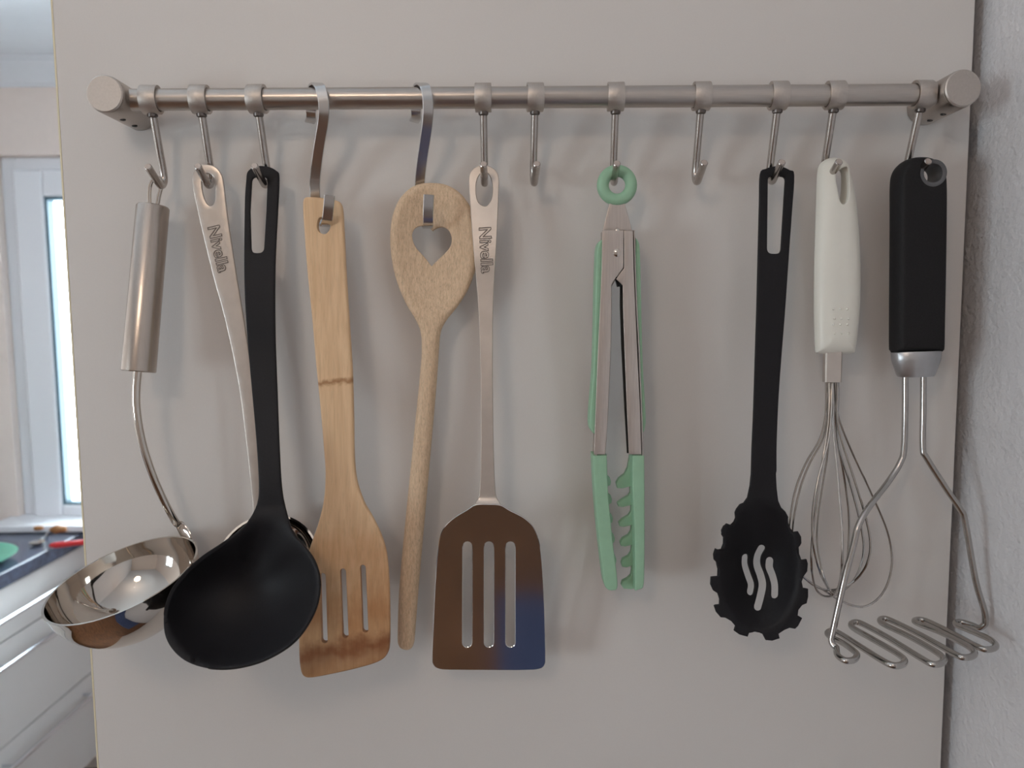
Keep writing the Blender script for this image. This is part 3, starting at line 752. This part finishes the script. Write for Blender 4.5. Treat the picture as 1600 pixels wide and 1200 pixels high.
for nm, poly, outer in (('arm', Larm, [(941, 362), (940, 420), (937.5, 480), (934.5, 540), (930.5, 640), (928, 708)]), ('arm', Rarm, [(989, 362), (990, 420), (992.5, 480), (996, 540), (1000, 640), (1002, 708)])):
    am = plate(nm, poly, [], flat(fr_), 2.2, M['tong_steel'], tg, bev=.6, grid=10)
    if poly is Larm:
        plate('arm_flange', [(p[0]+.5, p[1]+2) for p in Larm], [], flat(bk_), 2.2, M['tong_steel'], am, bev=.5, grid=12)
    else:
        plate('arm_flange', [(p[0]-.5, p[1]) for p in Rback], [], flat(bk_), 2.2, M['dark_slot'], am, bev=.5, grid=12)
    # outer web joining front and back flange
    sgn = 1 if poly is Larm else -1
    pts3 = [P(x+sgn*1.2, y, (fr_+bk_)/2) for x, y in outer]
    link('arm_web', strap([tuple(p) for p in pts3], fr_-bk_, .0009, (0, 1, 0)), M['tong_steel'], am)
lg = cr([(940, 375), (934, 380), (930.5, 395), (928.5, 450), (927, 520), (925, 580), (921, 630), (919.5, 655), (921.5, 670), (928.5, 677)], 5)+[(931, 640), (935, 540), (938, 480), (940.5, 420)]
rg_ = cr([(990, 373), (995, 380), (997, 395), (998.5, 450), (1000, 520), (1002, 580), (1005, 630), (1006, 655), (1004, 670), (1000, 675)], 5)+[(999, 640), (995, 540), (991.5, 480), (989.5, 420)]
plate('grip', lg, [], flat(.0268), 36, M['mint'], tg, bev=2.5, grid=9, rings=4)
plate('grip', rg_, [], flat(.0268), 36, M['mint'], tg, bev=2.0, grid=9, rings=4)
# silicone tips
ltip = cr([(924.5, 708), (926, 745), (930, 800), (935, 850), (941, 900), (943.5, 911), (950, 917)], 4)+cr([(960, 916), (962.5, 908), (960, 880), (956, 850), (951, 800), (947.5, 760), (946, 708)], 4)
rtip = cr([(985, 708), (985.5, 760), (988, 810), (989, 860), (989.5, 917)], 4)+cr([(999, 914), (1003, 905), (1004, 850), (1004, 780), (1003.5, 708)], 4)
plate('tip', ltip, [], flat(.0285), 38, M['mint'], tg, bev=1.8, grid=8, rings=3)
plate('tip', rtip, [], flat(.0285), 38, M['mint'], tg, bev=1.8, grid=8, rings=3)
rt = [(981, 708), (990, 708), (991, 917), (972, 918)]
pts = [(981, 708), (981, 725), (978, 737), (968, 746), (962, 753), (963, 761), (971, 762), (985, 758)]
teethR = [(984, 708), (980, 730), (975, 740), (966, 747), (962, 754), (964, 761.5), (972, 762), (985, 758.5)]
for (tx, ty, ex) in ((964, 788, 986), (966, 819, 986.5), (968, 849.5, 987), (970, 882, 987.5)):
    teethR += [(985, ty-20), (981, ty-14), (972, ty-9), (tx, ty-3), (tx+1.5, ty+2), (tx+8, ty+3), (ex, ty)]
teethR += [(985, 898), (980, 903), (972, 907), (970, 913), (974, 918), (986, 919), (994, 917), (994, 708)]
plate('tooth_comb', teethR, [], flat(.0240), 12, M['mint'], tg, bev=1.0, grid=9)
tl = [(938, 712), (946, 712)]
for (tx, ty) in ((951, 757), (952.5, 785), (954, 815), (957, 846), (959.5, 879)):
    tl += [(tx-6, ty-16), (tx+1, ty-12), (tx+3, ty-6), (tx+2, ty), (tx-5, ty+3)]
tl += [(955, 900), (950, 900), (943, 860), (938, 800)]
plate('tooth_comb', tl, [], flat(.0240), 12, M['mint'], tg, bev=.8, grid=9)
for (px, py, rr) in ((964.5, 395, .0029), (964.5, 361, .0022)):
    c0 = P(px, py, .0372 if py > 380 else .0284)
    link('rivet', lathe([(rr, 0), (rr*.95, .0005), (rr*.6, .0011), (0, .0013)], c0, (0, -1, 0), 24), M['chrome'], tg)
link('lock_block', strap([tuple(P(966, 432, .030)), tuple(P(970, 447, .030))], .0050, .009, (1, 0, 0)), M['dark_slot'], tg)

# ------------------------------------------------------------------ pasta server
ps = empty('pasta_server', P(1213, 262, .03), 'black nylon pasta server with toothed rim and three wavy slots', 'pasta server')
Z = lambda pts: [(1080+a/4.285, 740+b/4.285) for a, b in pts]
left = Z([(400, 0), (392, 80), (375, 160), (350, 195), (325, 205), (302, 235), (294, 265), (298, 300), (288, 325), (268, 345), (240, 335), (215, 350), (200, 380), (205, 410), (219, 430), (218, 470), (205, 505), (180, 508), (160, 500), (147, 540), (150, 575), (170, 595), (182, 640), (180, 685), (150, 688), (130, 690), (127, 740), (145, 780), (175, 800), (188, 840), (186, 875), (160, 878), (151, 884), (165, 925), (195, 960), (225, 962), (265, 985), (295, 1020), (285, 1050), (320, 1075), (375, 1090), (385, 1064), (430, 1058), (475, 1070), (497, 1112), (540, 1116), (590, 1100), (582, 1070), (620, 1045), (655, 1030), (692, 1037), (712, 1018), (740, 965), (710, 948), (715, 910), (740, 878), (770, 866), (780, 820), (780, 770), (746, 765), (737, 720), (750, 685), (774, 652), (778, 600), (770, 572), (736, 578), (718, 540), (716, 500), (735, 463), (733, 420), (713, 386), (680, 392), (662, 372), (648, 335), (648, 290), (628, 252), (600, 225), (580, 180), (570, 100), (565, 0)])
out = cr([(1212.8, 735), (1213, 690), (1216, 620), (1221, 550), (1226.5, 480), (1232, 400), (1237, 330), (1240.5, 274), (1233, 266), (1220, 260.5), (1208, 260.5), (1196, 264), (1187.5, 272), (1186, 320), (1184, 400), (1182, 480), (1179.5, 560), (1177, 640), (1174.5, 700), (1173.5, 735)], 4)+left
hole = rp([(1199, 276, 7), (1227, 276, 7), (1219.5, 397, 9), (1197.5, 397, 9)], 6)
wv = [stroke(Z([(357, 560), (357, 610), (378, 680), (398, 740), (392, 790)]), 12.2), stroke(Z([(468, 497), (442, 550), (438, 610), (462, 680), (475, 745), (462, 820), (442, 895)]), 12.4), stroke(Z([(526, 580), (524, 625), (546, 685), (560, 745), (560, 812)]), 12.2)]
dh = lerpf([(250, .0250), (520, .034), (760, .046)])
def d_pasta(x, y):
    b = dh(x, y) if y < 760 else .046+(y-760)*.00003
    r2 = ((x-1186)/66)**2+((y-885)/104)**2
    if y > 740: b -= .021*max(0, 1-min(r2, 1))**1.25
    return b
plate('server_body', out, [hole]+wv, d_pasta, 6.5, M['nylon'], ps, bev=1.6, hbev=.8, step=3.0, grid=5, smooth=50)

# ------------------------------------------------------------------ whisk
wk = empty('balloon_whisk', P(1300, 250, .03), 'balloon whisk with cream-white plastic handle and thin steel wires', 'whisk')
out = cr([(1301, 246.5), (1312, 248), (1321, 254), (1327, 265), (1331, 285), (1337, 320), (1341, 365), (1343.2, 420), (1342.5, 475), (1339, 520), (1335.5, 545), (1331, 551.5), (1304, 553), (1279, 551.5), (1274, 545), (1272.5, 500), (1272.5, 430), (1274, 370), (1276, 310), (1277, 275), (1280, 259), (1289, 250)], 6, True)
hole = cr([(1300, 272), (1310, 266), (1317, 264), (1320, 275), (1320, 300), (1317, 317), (1310.5, 322.5), (1305, 318), (1301, 300), (1298, 284)], 5, True)
plate('handle', out, [hole], lerpf([(250, .0262), (550, .031)]), 38, M['white_plastic'], wk, bev=.5, hbev=1.2, rings=2, grid=6, step=3, smooth=75, dome=26)
bm = bmesh.new(); dots = 0
for r_, row in enumerate((483, 498, 507, 521)):
    for cidx in range(3):
        c0 = P(1302+cidx*11+(2 if r_ % 2 else 0), row, .0305+.0080)
        bmesh.ops.create_icosphere(bm, subdivisions=2, radius=.0008, matrix=Matrix.Translation(c0))
g_ = link('grip_dots', bm, M['white_plastic'], wk); g_['kind'] = 'stuff'
link('ferrule', strap([tuple(P(1301, 549, .031)), tuple(P(1300, 597, .032))], .0113, .0075, (1, -.12, 0), .12), M['turner'], wk)
DW = .0355
def wire(L, R, dl_, dr_, db):
    """one closed balloon wire: left run downwards, right run upwards, with depths"""
    pts = []
    nl = len(L)
    for i, (x, y) in enumerate(L):
        s = max(0, min(1, (y-600)/330)); pts.append(P(x, y, .0325+(dl_-.0325)*math.sin(min(1, s*1.15)*math.pi/2) if y < 880 else dl_+(db-dl_)*min(1, (y-880)/60)))
    q = []
    for i, (x, y) in enumerate(R):
        s = max(0, min(1, (y-600)/330)); q.append(P(x, y, .0325+(dr_-.0325)*math.sin(min(1, s*1.15)*math.pi/2) if y < 880 else dr_+(db-dr_)*min(1, (y-880)/60)))
    path = cr([tuple(p) for p in pts]+[tuple(p) for p in q[::-1]], 7)
    link('wire', tube(path, .00078, 8), M['wire'], wk)
wire([(1290.5, 590), (1291, 620), (1289, 655), (1280, 688), (1259, 724), (1243, 765), (1234, 817), (1234, 855), (1243, 885), (1258, 904), (1285, 921), (1318, 941)],
     [(1305, 590), (1306, 620), (1311, 655), (1333, 710), (1361, 770), (1385, 826), (1393.5, 870), (1389, 905), (1374, 933), (1349, 948)], .034, .030, .034)
wire([(1293, 590), (1293.5, 625), (1291.5, 660), (1284, 690), (1264, 726), (1249, 768), (1239, 820), (1240, 865), (1255, 900), (1276, 917), (1296, 922)],
     [(1307.5, 590), (1308, 625), (1309, 660), (1315, 688), (1335, 750), (1352, 806), (1360, 850), (1354, 882), (1337, 906), (1316, 918)], .030, .050, .038)
wire([(1295, 590), (1295.5, 630), (1293, 670), (1286, 715), (1276, 785), (1269, 845), (1268, 885), (1273, 915), (1284, 930)],
     [(1310, 592), (1309.5, 625), (1308, 660), (1311, 700), (1331, 765), (1346, 826), (1349, 865), (1338, 900), (1320, 921), (1302, 931)], .058, .022, .040)
wire([(1298, 590), (1297.5, 630), (1296, 670), (1292, 715), (1285, 760), (1278, 810), (1277, 850), (1284, 890), (1293, 915), (1301, 928)],
     [(1301, 590), (1302, 630), (1303, 680), (1308, 730), (1312, 780), (1316, 830), (1316, 870), (1313, 905), (1307, 924)], .020, .062, .040)
wire([(1300, 592), (1299, 640), (1294, 690), (1279, 745), (1270, 800), (1271, 850), (1280, 890), (1292, 916), (1300, 924)],
     [(1303.5, 592), (1304.5, 640), (1309, 690), (1318, 740), (1326, 800), (1326, 850), (1322, 885), (1314, 912), (1306, 922)], .062, .018, .040)

# ------------------------------------------------------------------ potato masher
pm = empty('potato_masher', P(1432, 250, .034), 'potato masher with thick black rubber handle and zigzag steel wire foot', 'masher')
out = cr([(1433, 246.5), (1450, 249), (1464, 259), (1471, 274), (1473, 295), (1473, 340), (1472, 420), (1470.5, 500), (1469.5, 545), (1467, 549), (1430, 550), (1396.5, 549.5), (1394, 545), (1394, 490), (1394.5, 420), (1395, 340), (1395, 295), (1397, 273), (1404, 259), (1416, 250)], 6, True)
plate('handle', out, [ellipse(1446.5, 274.5, 18, 18.5)], flat(.0290), 44, M['rubber'], pm, bev=.5, hbev=.8, rings=2, grid=7, step=3, smooth=75, dome=9)
ec = P(1446.5, 274.5, .0290); er = .0078*1.0
link('eyelet', lathe([(er-.0010, .0078), (er+.0013, .0090), (er+.0012, .0097), (er-.0002, .0099), (er-.0014, .0092), (er-.0014, -.0092), (er-.0010, -.0092)], ec, (0, -1, 0), 44, closed=True), M['eyelet'], pm)
fa = P(1431.5, 549, .0290); fb = P(1431, 588, .0290); fx = fb-fa; fl = fx.length
hw1, hw2 = 38.5*.521/F, 29*.521/F
link('ferrule', lathe([(0, -.0003), (hw1-.0006, -.0003), (hw1, .0004), (hw1*.97, fl*.35), (hw2*1.03, fl*.9), (hw2-.0006, fl), (0, fl)], fa, fx, 56, scale=(1, .62), side=(1, 0, 0)), M['ferrule'], pm)
WR = .0021
ZP = 1.6-.2138
zp = PZ(1299, 1008, 0).z
def zz(px, py): return PZ(px, py, MZ)
MZ = P(1380, 1034, .088).z
legl = [P(1414.5, 580, .029), P(1414.3, 640, .030), P(1412.5, 700, .033), P(1407, 722, .034), P(1390, 750, .037), P(1358, 792, .052), P(1341, 822, .057), P(1334, 850, .059), P(1319, 907, .062)]
a0 = zz(1299, 1010); legl += [a0+Vector((.0015, .001, .012)), a0+Vector((0, 0, .0035)), a0+Vector((.002, -.003, .0004))]
zigs = [(1309, 1024), (1321, 1032), (1334, 1031), (1339, 1024), (1334, 1017), (1316, 1004), (1298, 995), (1293, 989), (1299, 986), (1312, 990), (1345, 1011), (1380, 1033), (1397, 1040), (1410, 1038), (1413, 1031), (1400, 1020), (1362, 998), (1334, 982), (1330, 975), (1338, 972), (1352, 977), (1390, 998), (1440, 1029), (1458, 1038), (1471, 1036), (1474, 1029), (1460, 1017), (1420, 994), (1382, 976), (1375, 969), (1382, 966.5), (1398, 972), (1440, 993), (1490, 1021), (1506, 1027.5), (1520, 1025), (1522, 1018), (1508, 1007), (1470, 988), (1436, 975), (1429, 970), (1437, 968), (1454, 973), (1500, 996), (1526, 1010), (1541, 1015), (1554, 1012.5), (1555, 1006), (1543, 997), (1515, 985), (1496, 977), (1494, 972.5), (1503, 972), (1520, 977), (1531, 981)]
zpts = [zz(*p) for p in zigs]
b0 = zz(1537, 983)
legr = [b0+Vector((.001, 0, .0040)), b0+Vector((0, 0, .013)), P(1524, 905, .0375), P(1508, 815, .0350), P(1500, 795, .0345), P(1480, 766, .0335), P(1448, 716, .031), P(1442, 700, .030), P(1442.5, 640, .029), P(1443, 580, .029)]
# keep legs clear of the plaster wall
for p in zpts+legr: p.x = min(p.x, XR-.006)
path = cr([tuple(p) for p in legl], 6)[:-1]+cr([tuple(legl[-1])]+[tuple(p) for p in zpts]+[tuple(legr[0])], 5)[:-1]+cr([tuple(p) for p in legr], 6)
link('wire_foot', tube(path, WR, 14), M['wire'], pm)
